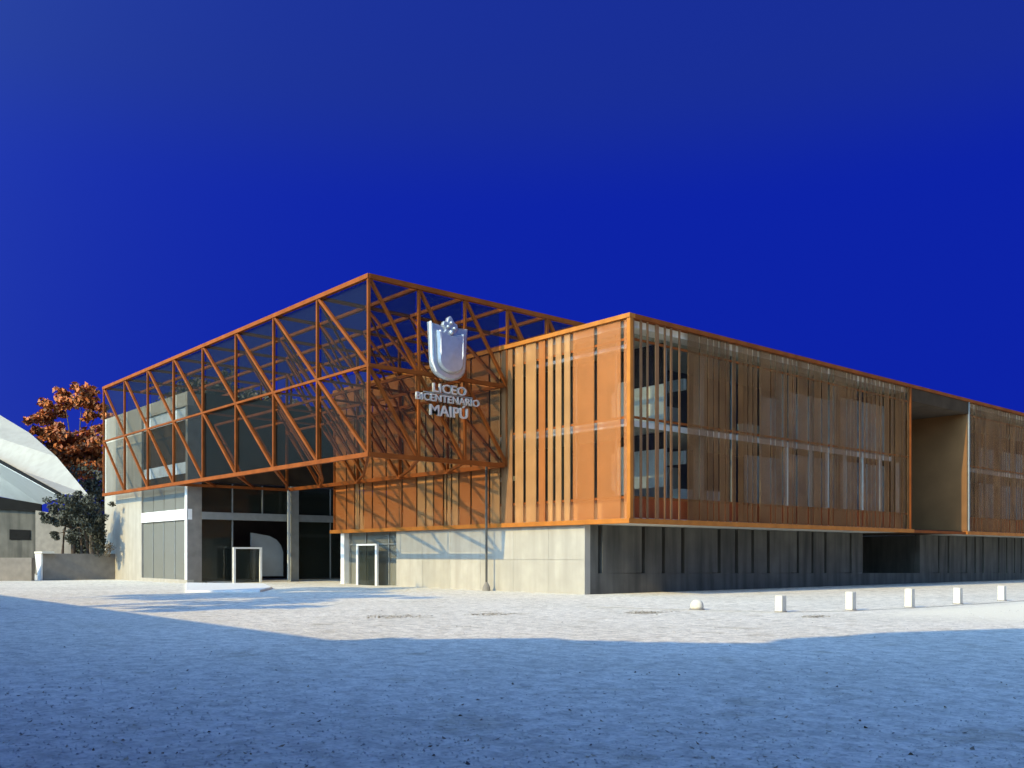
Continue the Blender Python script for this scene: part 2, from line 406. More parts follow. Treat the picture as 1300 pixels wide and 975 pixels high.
for y in (6.3, 13.0, 18.0):
    for z0, z1 in ((ZB+.18, ZF-.2), (ZF+.06, ZT-.4)):
        bx('column', 'offwhite', bld, (-1.7, y, z0), (-1.35, y+.35, z1))
bx('ceiling_beam', 'offwhite', bld, (-4.9, 5.2, 5.9), (-1.4, 5.4, 6.5)); bx('ceiling_beam', 'offwhite', bld, (-4.9, 5.2, 9.3), (-1.4, 5.4, 9.8))
bx('low_cupboard', 'white', bld, (-1.9, 5.0, ZB+.2), (-1.5, 6.0, 4.75)); bx('low_cupboard', 'white', bld, (-1.9, 7.0, ZB+.2), (-1.5, 8.1, 4.75))
bx('low_cupboard', 'offwhite', bld, (-1.9, 10.0, ZF+.07), (-1.5, 12.1, ZF+.8))
bx('wall_board', 'white', bld, (-5.08, 5.2, 7.9), (-5.03, 9.4, 9.3)); bx('wall_board', 'white', bld, (-5.08, 5.2, 4.6), (-5.03, 9.4, 6.2))
bx('lamp_strip', 'white', bld, (-10.6, 1.6, 5.4), (-8.6, 1.7, 5.62)); bx('lamp_strip', 'white', bld, (-20.2, 1.6, 8.2), (-16.5, 1.7, 8.4))
bx('white_board', 'offwhite', bld, (-2.0, 1.4, 4.3), (-1.1, 1.45, 6.4)); bx('white_board', 'offwhite', bld, (-2.0, 1.4, 7.7), (-1.1, 1.45, 9.2))
def curtain(y0, y1, z0, z1, seed):
    r = random.Random(seed); pts = []; y = y0
    n_ = int((y1-y0)/.16)
    for i in range(n_+1): pts.append((-1.18+.05*math.sin(i*1.1+r.random()*.5), y0+(y1-y0)*i/n_))
    m_ = MB(); k = len(pts)
    m_.v = [(a, b, z0) for a, b in pts]+[(a, b, z1) for a, b in pts]+[(a-.02, b, z0) for a, b in pts]+[(a-.02, b, z1) for a, b in pts]
    m_.f = [(i, i+1, k+i+1, k+i) for i in range(k-1)]+[(2*k+i+1, 2*k+i, 3*k+i, 3*k+i+1) for i in range(k-1)]
    m_.build('curtain', 'curtain', bld)
for (a, b, za, zb) in ((9.6, 12.6, 3.3, 6.6), (13.5, 17.6, 3.3, 6.9), (18.5, 23.4, 3.3, 6.9), (11, 12.7, 7.5, 9.6), (13.5, 17.7, 7.5, 10.1), (18.5, 23.4, 7.5, 10.4),
                       (36.4, 39, 3.3, 6.6), (36.4, 39, 7.5, 9.0), (40.2, 44, 3.3, 6.6), (40.2, 44, 7.5, 9.0)):
    curtain(a, b, za, zb, int(a*7))
for y in (12.2, 14.4, 16.0, 17.8, 19.6, 21.6, 23.7): bx('fin', 'offwhite', bld, (-.62, y, ZS), (-.44, y+.05, 7.1))
# open bay between the two volumes
bx('bay_wall', 'bay_orange', bld, (-10, B2, ZB+.18), (-.02, B2+.14, ZT-.4), 'bare orange side wall of the open bay, sunlit along its edge')
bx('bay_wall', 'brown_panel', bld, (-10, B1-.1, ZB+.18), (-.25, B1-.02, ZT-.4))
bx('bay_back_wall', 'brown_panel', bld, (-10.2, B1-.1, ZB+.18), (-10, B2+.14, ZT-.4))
bx('bay_soffit', 'interior', bld, (-10, B1, ZT-.9), (-.02, B2, ZT-.41))
bx('bay_fascia', 'brown_panel', bld, (-.018, B1+.12, ZT-.9), (.03, B2+.1, ZT-.145))
bx('bay_post', 'grey_frame', bld, (-.06, B2+.15, ZB+.14), (.05, B2+.28, ZT-.14))

# ------------------------------------------------------------------ left wing: pale concrete block with a glazed bay
WY = -6.8; WX0, WX1, WX2 = -44.8, -37.2, -29.4
wing = thing('school_wing', (-37, -2, 0), 'pale concrete school wing with a tall glazed bay behind the left end of the canopy', 'school building')
bx('front_wall', 'concrete', wing, (WX0, WY, -.2), (WX1, WY+.4, ZT))
bx('side_wall', 'concrete', wing, (WX0, WY+.4, -.2), (WX0+.4, 14, ZT))
bx('parapet', 'concrete', wing, (WX1, WY, 10.75), (WX2, WY+.4, ZT))
bx('roof', 'slab', wing, (WX0+.4, WY+.4, ZT-.6), (WX2-.3, 14, ZT-.3))
for (z0, z1, m_, nm) in ((9.95, 10.75, 'curtain', 'clerestory'), (7.4, 9.95, 'brown_panel', 'cladding_panel'), (6.7, 7.4, 'curtain', 'window_strip'), (4.62, 6.7, 'brown_panel', 'cladding_panel')):
    bx(nm, m_, wing, (WX1, WY+.15, z0), (WX2-.3, WY+.25, z1-.01))
for i in range(4):
    x = WX1+(WX2-.35-WX1)*i/4; x1 = WX1+(WX2-.35-WX1)*(i+1)/4
    p = bx('window', 'grey_glass', wing, (x+.03, WY+.12, .22), (x1-.03, WY+.15, 3.85))
    bx('frame', 'grey_frame', p, (x1-.03, WY+.08, .22), (x1+.03, WY+.16, 3.85))
    p = bx('window', 'grey_glass', wing, (x+.03, WY+.12, 4.5), (x1-.03, WY+.15, 6.1))
bx('spandrel', 'white', wing, (WX1, WY-.02, 3.86), (WX2, WY+.3, 4.5), 'white band across the glazed bay')
bx('sill', 'concrete', wing, (WX1, WY, -.1), (WX2, WY+.4, .22))
bx('corner_post', 'white', wing, (WX2-.32, WY-.03, .22), (WX2, WY+.02, 6.2), 'white corner post')
bx('corner_pier', 'stone', wing, (WX2-.32, WY+.021, 0), (WX2-.001, WY+.9, ZT-.1))
bx('room_wall', 'interior', wing, (WX1, WY+1.2, 0), (WX2-2, WY+1.3, 6.5))
# side facing the passage
bx('upper_wall', 'brown_panel', wing, (WX2-.3, WY+.9, 6.2), (WX2-.02, 12, ZT-.02), 'dark brown upper wall above the entrance glazing')
for y in (-5.9, -3.9, -1.9, .5, 3, 5.5, 8):
    y1 = {-5.9: -3.9, -3.9: -1.9, -1.9: 0, .5: 3, 3: 5.5, 5.5: 8, 8: 11}[y]
    for z0, z1 in ((.12, 3.9), (4.35, 6.15)):
        if y in (-3.9, -1.9) and z0 < 1: continue
        p = bx('window', 'dark_glass', wing, (WX2-.16, y+.04, z0), (WX2-.13, y1-.04, z1))
        bx('frame', 'grey_frame', p, (WX2-.2, y1-.04, z0), (WX2-.09, y1+.04, z1))
bx('beam', 'grey_frame', wing, (WX2-.28, WY+.9, 3.9), (WX2+.02, 11, 4.35), 'horizontal grey beam over the entrance')
bx('lobby_wall', 'interior', wing, (WX2-5, WY+1.3, 0), (WX2-4.9, 11, 6.2))
bx('lobby_floor', 'slab', wing, (WX2-4.9, WY+1.3, 0), (WX2-.2, 11, .1))
bx('pillar', 'grey_frame', wing, (WX2-.15, -.1, 0), (WX2+.3, .45, 6.15), 'grey pillar at the entrance corner')
pl = [(WX2-.7, -2.4, .35), (WX2-.7, -.15, .35), (WX2-.7, -.15, 1.9), (WX2-.7, -.3, 2.35), (WX2-.7, -.6, 2.7), (WX2-.7, -1.1, 2.95), (WX2-.7, -2.4, 3.15)]
MB().prism(pl, (-.12, 0, 0)).build('sunlit_view_panel', 'view_grey', wing, 'pale round cornered panel standing for a sunlit spot seen through the entrance')  # added pale panel in place of a sunlit spot seen through the glass
back = thing('passage_back', (-26.5, 9, 0), 'dark end wall closing the passage between the wing and the orange volume', 'wall')
bx('wall', 'interior', back, (WX2+.05, 9, 0), (-23.3, 9.3, 10.6)); bx('door', 'dark_glass', back, (-28, 8.9, 0), (-25, 8.96, 3))

# ------------------------------------------------------------------ canopy: steel space frame with translucent panes
TX, TY, Z0, Z1 = -7.74, -7.65, 5.93, 13.4; BXW, BYW = 4.31, 2.55; ZM = (Z0+Z1)/2
cano = thing('canopy_frame', (-18, -4, 0), 'tall orange steel space frame canopy with translucent panes over the entrance', 'canopy')
X = lambda i: TX-BXW*i
Y = lambda j: TY+BYW*j
def beam(nm, a, b, wd=.17, m='rust_steel', parent=cano): return MB().bar(a, b, wd).build(nm, m, parent)
# front face
for i in range(9):
    beam('post', (X(i), TY, Z0), (X(i), TY, Z1), .12)
for z, wd in ((Z0, .19), (ZM, .11), (Z1, .19)):
    beam('chord', (X(0)+.08, TY, z), (X(8)-.08, TY, z), wd, 'orange_steel' if z != ZM else 'rust_steel')
def diags(P, n_, nm='diagonal_brace', wd=.15):
    for i in range(-1, n_):
        a = P(i, Z1) if i >= 0 else P(0, ZM)
        b = P(i+2, Z0) if i+2 <= n_ else P(n_, ZM)
        if i >= 0 and i+2 <= n_: beam(nm, a, b, wd)
        elif i < 0: beam(nm, P(0, ZM), P(1, Z0), wd)
        else: beam(nm, P(n_-1, Z1), P(n_, ZM), wd)
diags(lambda k, z: (X(8-k), TY+.02, z), 8, wd=.13)
# right face
for j in (1, 2, 3): beam('post', (TX, Y(j), Z0), (TX, Y(j), Z1), .12)
for j in (4, 5): beam('post', (TX, Y(j), ZT), (TX, Y(j), Z1), .16)
beam('chord', (TX, TY, Z1), (TX, Y(6), Z1), .2); beam('chord', (TX, TY, ZM), (TX, -.25, ZM)); beam('chord', (TX, TY, Z0), (TX, -.25, Z0), .2)
diags(lambda k, z: (TX-.02, Y(k), z), 3, wd=.13)
for j in (3, 4):
    z_ = ZT+.05; f = (Z1-z_)/(Z1-ZM)
    beam('diagonal_brace', (TX-.02, Y(j)+.01, Z1), (TX-.02, Y(j)+BYW*f, z_), .17)
# back plane against the orange screen, and two inner lines
for i in range(1, 6): beam('post', (X(i), -.3, Z0), (X(i), -.3, Z1), .14)
for j, yy in ((1, Y(1)), (2, Y(2)), (3, -.3)):
    beam('chord', (X(0), yy, ZM), (X(5), yy, ZM), .13)
beam('chord', (X(0), -.3, Z0), (X(5), -.3, Z0), .2, 'orange_steel')
diags(lambda k, z: (X(5-k), -.28, z), 5, wd=.13)
for j in (1, 2): diags(lambda k, z: (X(5-k), Y(j), z), 5, wd=.11)
for i in (1, 2, 3, 4): diags(lambda k, z: (X(i)-.05, min(Y(k), -.35), z), 3, wd=.09)
# bottom ties
for i in range(0, 5):
    for j in range(0, 3):
        beam('tie', (X(i), Y(j), Z0), (X(i+1), min(Y(j+1), -.3), Z0), .12)
beam('chord', (X(5), TY, Z0), (X(5), -.3, Z0), .16)
for i in range(1, 5): beam('cross_beam', (X(i), TY, ZM), (X(i), -.3, ZM), .1)
# roof grid
for j in range(1, 6): beam('roof_beam', (X(0), Y(j), Z1), (X(8 if j < 4 else 4), Y(j), Z1), .16)
for i in range(1, 9): beam('roof_beam', (X(i), TY, Z1), (X(i), Y(5) if i < 5 else Y(3), Z1), .15)
for i in range(1, 5): beam('post', (X(i), Y(5), ZT), (X(i), Y(5), Z1), .12)
for i in range(5, 9): beam('post', (X(i), Y(3), ZT-.35), (X(i), Y(3), Z1), .12)
# slender column and its shoe
c_ = beam('column', (-8.75, -.45, 0), (-8.75, -.45, Z0), .08, 'dark_concrete')
MB().tube([(-8.75, -.45, 0), (-8.75, -.45, .18), (-8.75, -.45, .42)], [.20, .18, .06], 12).build('column_base', 'stone', c_)
beam('column', (X(5)+.35, -.35, .1), (X(5)+.35, -.35, Z0), .14, 'soffit')
# panes
e = .05
for i in range(8):
    for z0, z1 in ((Z0, ZM), (ZM, Z1)):
        bx('glass_panel', 'mesh_pane', cano, (X(i)-.1, TY+.13, z0+.12), (X(i+1)+.1, TY+.14, z1-.12))
for j in range(3):
    for z0, z1 in ((Z0, ZM), (ZM, Z1)):
        bx('glass_panel', 'mesh_pane', cano, (TX-.14, Y(j)+.1, z0+.12), (TX-.13, min(Y(j+1), -.3)-.1, z1-.12))
for j in (3, 4):
    bx('glass_panel', 'mesh_pane', cano, (TX-.14, Y(j)+.1, ZT+.1), (TX-.13, Y(j+1)-.1, Z1-.12))
for i in range(8):
    for j in range(5 if i < 4 else 3):
        bx('roof_panel', 'mesh_pane', cano, (X(i)-.1, Y(j)+.1, Z1+.02), (X(i+1)+.1, Y(j+1)-.1, Z1+.03))

# ------------------------------------------------------------------ sign on the canopy
sign = thing('school_sign', (-7.45, -3.6, 8), 'silver school crest over three lines of metal lettering on the canopy side', 'sign')
yc, wS = -3.74, 1.08
def shield_outline(s, zt, zb):
    pts = []
    for t in (0, .25, .5, .72): pts.append((-wS*s*(1-.10*t/.72), zt+(zb-zt)*t))
    for k in range(1, 12):
        a = math.pi*k/12; pts.append((-wS*s*.90*math.cos(a), zt+(zb-zt)*(.72+.28*math.sin(a))))
    pts += [(-a, b) for a, b in pts[3::-1]]
    pts += [(wS*s*.5, zt-.05), (0, zt-.22*s), (-wS*s*.5, zt-.05)]
    return pts
def crest(s, zt, zb, x0, th, nm, m='steel_shield', parent=sign):
    pts = shield_outline(s, zt, zb); k = len(pts); o = MB()
    cz = (zt+zb)/2
    back_ = [(x0, yc+a, b) for a, b in pts]; front_ = [(x0+th*.5, yc+a, b) for a, b in pts]
    inn = [(x0+th, yc+a*.88, cz+(b-cz)*.93) for a, b in pts]; mid = (x0+th*1.15, yc, cz)
    o.v = back_+front_+inn+[mid]
    o.f = [tuple(range(k))[::-1]]+[(i, (i+1) % k, k+(i+1) % k, k+i) for i in range(k)]+[(k+i, k+(i+1) % k, 2*k+(i+1) % k, 2*k+i) for i in range(k)]+[(2*k+i, 2*k+(i+1) % k, 3*k) for i in range(k)]
    return o.build(nm, m, parent)
sh = crest(1, 11.9, 9.45, -7.5, .22, 'shield')
crest(.72, 11.55, 9.75, -7.25, .14, 'shield_panel')
for s_ in (-1, 1):
    MB().tube([(-7.16, yc+s_*.62, 11.55), (-7.14, yc+s_*.60, 10.6), (-7.18, yc+s_*.5, 9.95)], [.05, .06, .03], 8).build('highlight_rib', 'white', sh)  # white paint stands for the bright vertical glints on the metal
MB().tube([(-7.3, yc-1.03, 11.9), (-7.3, yc-1.0, 11), (-7.3, yc-.95, 10.2), (-7.3, yc-.72, 9.75)], [.05, .06, .06, .03], 8).build('highlight_rib', 'white', sh)  # bright left edge of the shield painted as a white strip
# small figure rising above the shield
fig = [(a_, b_-.58) for a_, b_ in [(-.34, 11.75), (-.42, 12.05), (-.28, 12.2), (-.44, 12.42), (-.36, 12.6), (-.2, 12.58), (-.14, 12.78), (0, 12.88), (.12, 12.76), (.22, 12.6), (.38, 12.55), (.42, 12.35), (.27, 12.18), (.40, 12.0), (.32, 11.75), (0, 11.6)]]
MB().prism([(-7.42, yc+a, b) for a, b in fig], (.22, 0, 0)).build('crest_figure', 'steel_shield', sign, bevel=.05)
o = MB()
for (dy, z, r) in ((0, 11.55, .12), (-.17, 11.78, .08), (.17, 11.75, .08), (0, 11.97, .08)):
    o.tube([(-7.17, yc+dy, z-r), (-7.17, yc+dy, z-r*.6), (-7.17, yc+dy, z), (-7.17, yc+dy, z+r*.6), (-7.17, yc+dy, z+r)], [r*.3, r*.8, r, r*.8, r*.3], 8)
o.build('crest_boss', 'steel_shield', sign, smooth=True)
def lettering(txt, y0, y1, zc, h_, bold=.012):
    cu = bpy.data.curves.new('t', 'FONT'); cu.body = txt; cu.size = 1; cu.extrude = .05; cu.offset = bold; cu.resolution_u = 3
    tmp = bpy.data.objects.new('t', cu); C.objects.link(tmp); bpy.context.view_layer.update()
    me = bpy.data.meshes.new_from_object(tmp); bpy.data.objects.remove(tmp)
    x0 = min(v.co.x for v in me.vertices); x1 = max(v.co.x for v in me.vertices); a0 = min(v.co.y for v in me.vertices); a1 = max(v.co.y for v in me.vertices)
    if 'Ú' in txt: a1 = a0+(a1-a0)*.80
    for v in me.vertices:
        u = y0+(v.co.x-x0)/(x1-x0)*(y1-y0); z = zc-h_/2+(v.co.y-a0)/(a1-a0)*h_
        v.co = Vector((-7.45+v.co.z, u, z))
    me.materials.clear(); me.materials.append(M['steel_letter'])
    ob = bpy.data.objects.new('lettering', me); C.objects.link(ob); ob.parent = sign
    ob.matrix_parent_inverse = Matrix.Translation(-Vector(sign.location)); ob['label'] = 'metal letters reading '+txt
    return ob
lettering('LICEO', -4.55, -2.70, 9.07, .40)
lettering('BICENTENARIO', -5.45, -1.95, 8.62, .32)
lettering('MAIPÚ', -4.72, -2.62, 8.08, .48)
beam('sign_rail', (-7.5, -5.0, 8.84), (-7.5, -2.3, 8.84), .05, 'grey_frame', sign)

# ------------------------------------------------------------------ doorways, platform
def portal(name, base, along, wid, h_, th, label):
    p = thing(name, base, label, 'doorway', 'white entrance doorways'); b = Vector(base); a = Vector(along); n_ = Vector((a.y, -a.x, 0))
    for s_, t_ in ((-1, th), (1, th)):
        c0 = b+a*(s_*wid/2)
        MB().prism([c0-a*t_/2-n_*.14, c0+a*t_/2-n_*.14, c0+a*t_/2, c0-a*t_/2], (0, 0, h_-.101)).build('jamb', 'white', p, bevel=.01)
    c0 = b-a*(wid/2+th/2); c1 = b+a*(wid/2+th/2)
    MB().prism([c0-n_*.14, c1-n_*.14, c1, c0], (0, 0, .10)).build('lintel', 'white', p, bevel=.01)
    p.children[-1].location = (0, 0, 0)
    for ch in p.children:
        if ch.name.startswith('lintel'):
            for v in ch.data.vertices: v.co.z += h_-.1
    c0 = b-a*(wid/2-th/2)-n_*.12; c1 = b+a*(wid/2-th/2)-n_*.12
    d = MB().prism([c0, c1, c1+n_*.03, c0+n_*.03], (0, 0, h_-.102)).build('door', 'dark_glass', p)
    return p
portal('entrance_doorway', (WX2+.6, -3.2, .0), (0, 1, 0), 1.75, 2.2, .15, 'larger white framed doorway in the dark entrance by the corner pillar')
portal('entrance_doorway', (-19.65, -.35, 0), (1, 0, 0), 2.0, 2.35, .16, 'smaller white framed doorway under the orange screen')
def onz(px, py, z): return at(px, py, 1176*(1.7-z)/(py-705))
pts = [onz(236, 749.5, .1), onz(330, 749, .1), onz(345, 745, .1), onz(335, 740.5, .1), onz(236, 739.5, .1)]
step = MB(); step.prism([p-Vector((0, 0, .14)) for p in pts], (0, 0, .14))
tag(step.build('entrance_step', 'white', bevel=.02), 'low white concrete platform in front of the dark entrance', 'step')

# ------------------------------------------------------------------ bollards and kerb
def bollard(name, loc, r, h_, label, rnd_=False):
    t = thing(name, loc, label, 'bollard', 'white bollards along the yard edge'); x, y, z = loc
    if rnd_:
        pr = [(.02, .18), (.10, .21), (.20, .20), (.29, .15), (.34, .06)]
    else:
        pr = [(0, r), (h_*.5, r*.97), (h_-.05, r*.95), (h_-.01, r*.85), (h_, r*.5)]
    if rnd_: MB().tube([(x, y, z+a-.02) for a, b in pr], [b for a, b in pr], 16).build('post', 'bollard', t, smooth=True)
    else: MB().box((x-r, y-r, z-.02), (x+r, y+r, z+h_)).build('post', 'bollard', t, bevel=.02)
    MB().tube([(x, y, z-.02), (x, y, z+.03)], [r+.07, r+.05], 14).build('footing', 'stone', t)
    return t
BL = [(7.41, -5.17, .36, .18, 'low rounded white stub, leftmost in the bollard row', True),
      (9.81, -4.25, .50, .125, 'short white bollard second from the left', False), (10.77, -1.92, .58, .12, 'white bollard third from the left, tallest in the picture', False),
      (11.14, 1.15, .62, .12, 'white bollard fourth from the left, below the open bay', False), (11.08, 4.87, .58, .12, 'white bollard second from the right end', False),
      (10.9, 9.13, .58, .12, 'rightmost white bollard, farthest from the camera', False)]
for x, y, h_, r, lab, rr in BL: bollard('bollard', (x, y, gz(x, y)), r, h_, lab, rr)
kp = [(4.0, -6.6), (7.4, -5.6), (9.9, -4.5), (10.95, -2.2), (11.4, 1), (11.5, 6), (11.4, 14), (11.3, 40)]
kb = MB()
for a, b in zip(kp, kp[1:]):
    d = (Vector(b)-Vector(a)).normalized(); n2 = Vector((-d.y, d.x))*.07
    for q in [1]:
        za, zb = gz(*a), gz(*b)
        kb.prism([(a[0]-n2.x, a[1]-n2.y, za-.03), (b[0]-n2.x, b[1]-n2.y, zb-.03), (b[0]+n2.x, b[1]+n2.y, zb-.03), (a[0]+n2.x, a[1]+n2.y, za-.03)], (0, 0, .038))
tag(kb.build('kerb', 'concrete'), None, None, kind='structure')

# ------------------------------------------------------------------ white-roofed building at far left
ch = thing('chapel', at(0, 737, 66), 'white folded roof building cut by the left edge of the picture', 'building')
def poly(nm, pts, vec, m, label=None, parent=ch): return MB().prism(pts, vec).build(nm, m, parent, label)
A0, Am, A1 = at(-120, 517, 86), at(27, 597, 74), at(77, 625, 67)
Bk = [at(-120, 452, 92), at(0, 527, 83), at(38, 550, 79), at(72, 580, 74)]; B3_ = at(112, 628, 67)
def sheet(nm, tri, th, m):
    o_ = MB(); n_ = len(tri); o_.v = [tuple(p) for p in tri]+[tuple(p-Vector((0, 0, th))) for p in tri]
    o_.f = [(0, i, i+1) for i in range(1, n_-1)]+[(n_, n_+i+1, n_+i) for i in range(1, n_-1)]+[(i, (i+1) % n_, n_+(i+1) % n_, n_+i) for i in range(n_)]
    return o_.build(nm, m, ch)
sheet('roof', [A0, Am, Bk[3], Bk[2], Bk[1], Bk[0]], .12, 'roof_white')
sheet('roof', [Am, A1, B3_, Bk[3]], .12, 'roof_white')
dn = Vector((0, 0, -.02)); f2 = FWD*.1
poly('fascia', [A0+dn, A1+dn, A1+Vector((0, 0, -.28)), A0+Vector((0, 0, -.36))], -f2, 'fascia')
C0, C1 = at(-120, 606, 100), at(53, 640, 86)
sheet('soffit', [A0+Vector((0, 0, -.4)), A1+Vector((0, 0, -.3)), C1, C0], .06, 'soffit')
def wallq(nm, pxa, pxb, ya, yb, yc_, yd, d, m, th=.3, lab=None): # ya,yb top left/right, yc_,yd bottom
    return poly(nm, [at(pxa, yc_, d), at(pxb, yd, d), at(pxb, yb, d), at(pxa, ya, d)], FWD*th, m, lab)
wallq('eave_board', -120, 52, 610, 640, 640, 649, 85.6, 'fascia', .2)
wallq('wall', -120, 45, 620, 645, 731, 731, 86, 'dark_concrete')
wallq('window', 12, 38, 672, 673, 685, 685, 85.9, 'fascia', .08)
wallq('side_wall', 45, 90, 648, 655, 732, 732, 79, 'stone')
wallq('base_wall', -120, 40, 708, 708, 738, 738, 61.5, 'stone', .4, 'low grey base wall')

# planter
plt = thing('planter', (-43.2, -9.2, 0), 'long brownish grey planter wall with a white tapered end', 'planter')
PH = 1.82
bx('trough', 'stone', plt, (-43.9, -11.5, -.05), (-42.5, WY-.02, PH))
MB().prism([(-43.3, -11.52, 0), (-42.52, -11.52, 0), (-42.52, -11.52, PH-.02), (-44.1, -11.52, PH-.02)], (0, -.1, 0)).build('end_panel', 'white', plt)
bx('coping', 'bollard', plt, (-44.1, -11.66, PH+.002), (-42.1, -10.9, PH+.14))

# ------------------------------------------------------------------ trees
def leaves(mb, c, rad, n_, s, r, flat=1.0):
    for _ in range(n_):
        while True:
            p = Vector((r.uniform(-1, 1), r.uniform(-1, 1), r.uniform(-1, 1)))
            if p.length < 1: break
        p = Vector(c)+Vector((p.x*rad, p.y*rad, p.z*rad*flat))
        u = Vector((r.gauss(0, 1), r.gauss(0, 1), r.gauss(0, 1))).normalized(); v = u.orthogonal().normalized(); k = s*r.uniform(.6, 1.3)
        o_ = len(mb.v); mb.v += [tuple(p-u*k), tuple(p+v*k*.55), tuple(p+u*k), tuple(p-v*k*.55)]; mb.f.append((o_, o_+1, o_+2, o_+3))
def tree(name, base, clumps, leaf, s, n_, label, cat='tree', group=None, seed=1, tr=.25, trunk_top=None):
    r = random.Random(seed); t = thing(name, base, label, cat, group); b = Vector(base)
    cen = sum((Vector(c[0]) for c in clumps), Vector())/len(clumps)
    top = Vector((b.x+(cen.x-b.x)*.6, b.y+(cen.y-b.y)*.6, b.z+(cen.z-b.z)*.7))
    tk = MB(); mid = (b+top)/2+Vector((r.uniform(-.2, .2), r.uniform(-.2, .2), 0)); tk.tube([b, mid, top], [tr, tr*.75, tr*.5], 8)
    tk.build('trunk', 'bark', t)
    lb = MB()
    for c, rad in clumps:
        c = Vector(c); lb.tube([top, (top+c)/2+Vector((0, 0, r.uniform(-.2, .3)*rad)), c], [tr*.4, tr*.25, tr*.06], 5)
    lb.build('limbs', 'bark', t)
    cr = MB()
    for c, rad in clumps:
        c = Vector(c)
        for _ in range(max(3, int(n_/60))):
            q = c+Vector((r.gauss(0, .45), r.gauss(0, .45), r.gauss(0, .38)))*rad
            leaves(cr, q, rad*r.uniform(.25, .5), 60, s, r, .7)
    cr.build('crown', leaf, t)
    return t
D = 86
oc = [((80, 590), 1.8), ((96, 575), 2.0), ((112, 585), 2.0), ((74, 575), 1.4), ((126, 600), 1.5), ((62, 522), 1.3), ((82, 508), 1.5), ((104, 506), 1.5), ((122, 520), 1.2), ((52, 545), 1.0), ((70, 548), .9), ((88, 572), 2.0), ((108, 562), 2.0), ((126, 575), 1.8), ((70, 562), 1.3), ((120, 592), 1.6), ((100, 588), 1.6), ((140, 545), 1.3), ((60, 532), 1.0)]
tree('autumn_tree', at(100, 727, D), [(at(a, b, D+rnd.uniform(-2, 2)), rr) for (a, b), rr in oc], 'leaf_orange', .24, 640, 'autumn tree with orange leaves rising behind the white roof', seed=4, tr=.3)
tree('brown_tree', at(262, 725, 104), [(at(a, b, 104), rr) for (a, b), rr in (((236, 505), 2.4), ((250, 494), 2.4), ((268, 500), 2.6), ((290, 506), 2.4), ((308, 512), 2.2), ((256, 520), 3), ((280, 520), 3), ((330, 520), 2.4), ((350, 524), 2.2))],
     'leaf_brown', .25, 700, 'dark brown tree seen through the canopy above the wing roof', seed=6, tr=.4)
tree('dark_tree', at(118, 727, 78), [(at(a, b, 78), rr) for (a, b), rr in (((104, 618), 1.7), ((122, 612), 1.8), ((135, 630), 1.6), ((95, 640), 1.5), ((118, 650), 2))],
     'leaf_dark', .16, 520, 'dark evergreen tree between the white roof and the wing', seed=9, tr=.25)
bc = [((70, 645), .9), ((84, 636), 1.0), ((98, 634), 1.0), ((112, 642), 1.0), ((124, 652), .9), ((104, 652), 1.0), ((84, 652), .9), ((120, 668), .7), ((62, 660), .5), ((78, 664), .75), ((96, 660), .85), ((112, 668), .8), ((70, 678), .45), ((90, 682), .55), ((55, 655), .35)]
tb = tree('planter_tree', (-43.2, -9.4, PH-.1), [(at(a, b, 63.5+rnd.uniform(-.8, .8)), rr) for (a, b), rr in bc], 'leaf_dark', .085, 620, 'dark bushy tree growing out of the planter wall', seed=12, tr=.14)
for dy in (-.7, .6, 1.0): MB().tube([(-43.2, -9.4+dy, PH-.1), (-43.25, -9.4+dy*.8, 3.4), (-43.1, -9.4+dy*.5, 4.4)], [.11, .09, .05], 6).build('stem', 'bark', tb)
sh_ = MB(); r_ = random.Random(5)
for k in range(26): leaves(sh_, at(124+r_.uniform(-7, 7), 676+r_.uniform(-24, 24), 64.2), .45, 60, .08, r_)
tt = thing('columnar_shrub', at(124, 703, 64.2), 'black green upright shrub against the wing wall corner', 'shrub')
sh_.build('foliage', 'leaf_dark', tt); MB().tube([at(124, 706, 64.2), at(124, 680, 64.2)], [.08, .05], 6).build('stem', 'bark', tt)
sm = MB(); 
for k in range(8): leaves(sm, at(139+r_.uniform(-4, 3), 697+r_.uniform(-9, 8), 63.6), .22, 26, .06, r_)
tt = thing('small_plant', at(139, 705, 63.6), 'small thin brown plant at the right end of the planter', 'plant')
sm.build('foliage', 'leaf_brown', tt); MB().tube([at(139, 706, 63.6), at(140, 690, 63.6)], [.03, .01], 5).build('stem', 'bark', tt)

hd = MB(); r_ = random.Random(77)
for k in range(70): leaves(hd, at(r_.uniform(84, 138), r_.uniform(648, 732), 80+r_.uniform(-.5, .5)), .8, 70, .13, r_)
tt = thing('hedge', at(112, 729, 80), 'dark dense hedge closing the gap behind the planter', 'hedge')
hd.build('foliage', 'leaf_dark', tt); MB().prism([at(84, 729, 80.6), at(140, 729, 80.6), at(140, 655, 80.6), at(84, 655, 80.6)], FWD*.3).build('branches', 'bark', tt)

# ------------------------------------------------------------------ what stands behind the camera and shades the yard
nb = thing('neighbour_building', (-20, -44, 0), 'long beige building across the yard, behind the viewer', 'building')
bx('wall', 'neighbour', nb, (-90, -60, 0), (10, -35.6, 8.8))
bx('parapet', 'concrete', nb, (-90.2, -35.599, 8.5), (10.2, -35.3, 9.0))
for k in range(15):
    x = -85+k*6.3
    for z in (1.2, 5):
        wn = bx('window', 'dark_glass', nb, (x, -35.6, z), (x+2.4, -35.55, z+1.9)); bx('sill', 'concrete', wn, (x-.1, -35.6, z-.12), (x+2.5, -35.45, z-.02))
nh = thing('shading_hall', (40, -44, 0), 'unseen tall beige hall behind the viewer, stepped roofline shaped for the yard shadow', 'building')
SH = .052*1.1
prof = [(9.9, 0), (9.9, 8.95), (12.2, 10.7), (15.0, 11.6), (16.4, 12.4), (16.9, 14.6), (18.6, 16.6), (70, 17.2), (70, 0)]  # unseen roofline, shaped to cast the slanted shadow edge on the yard
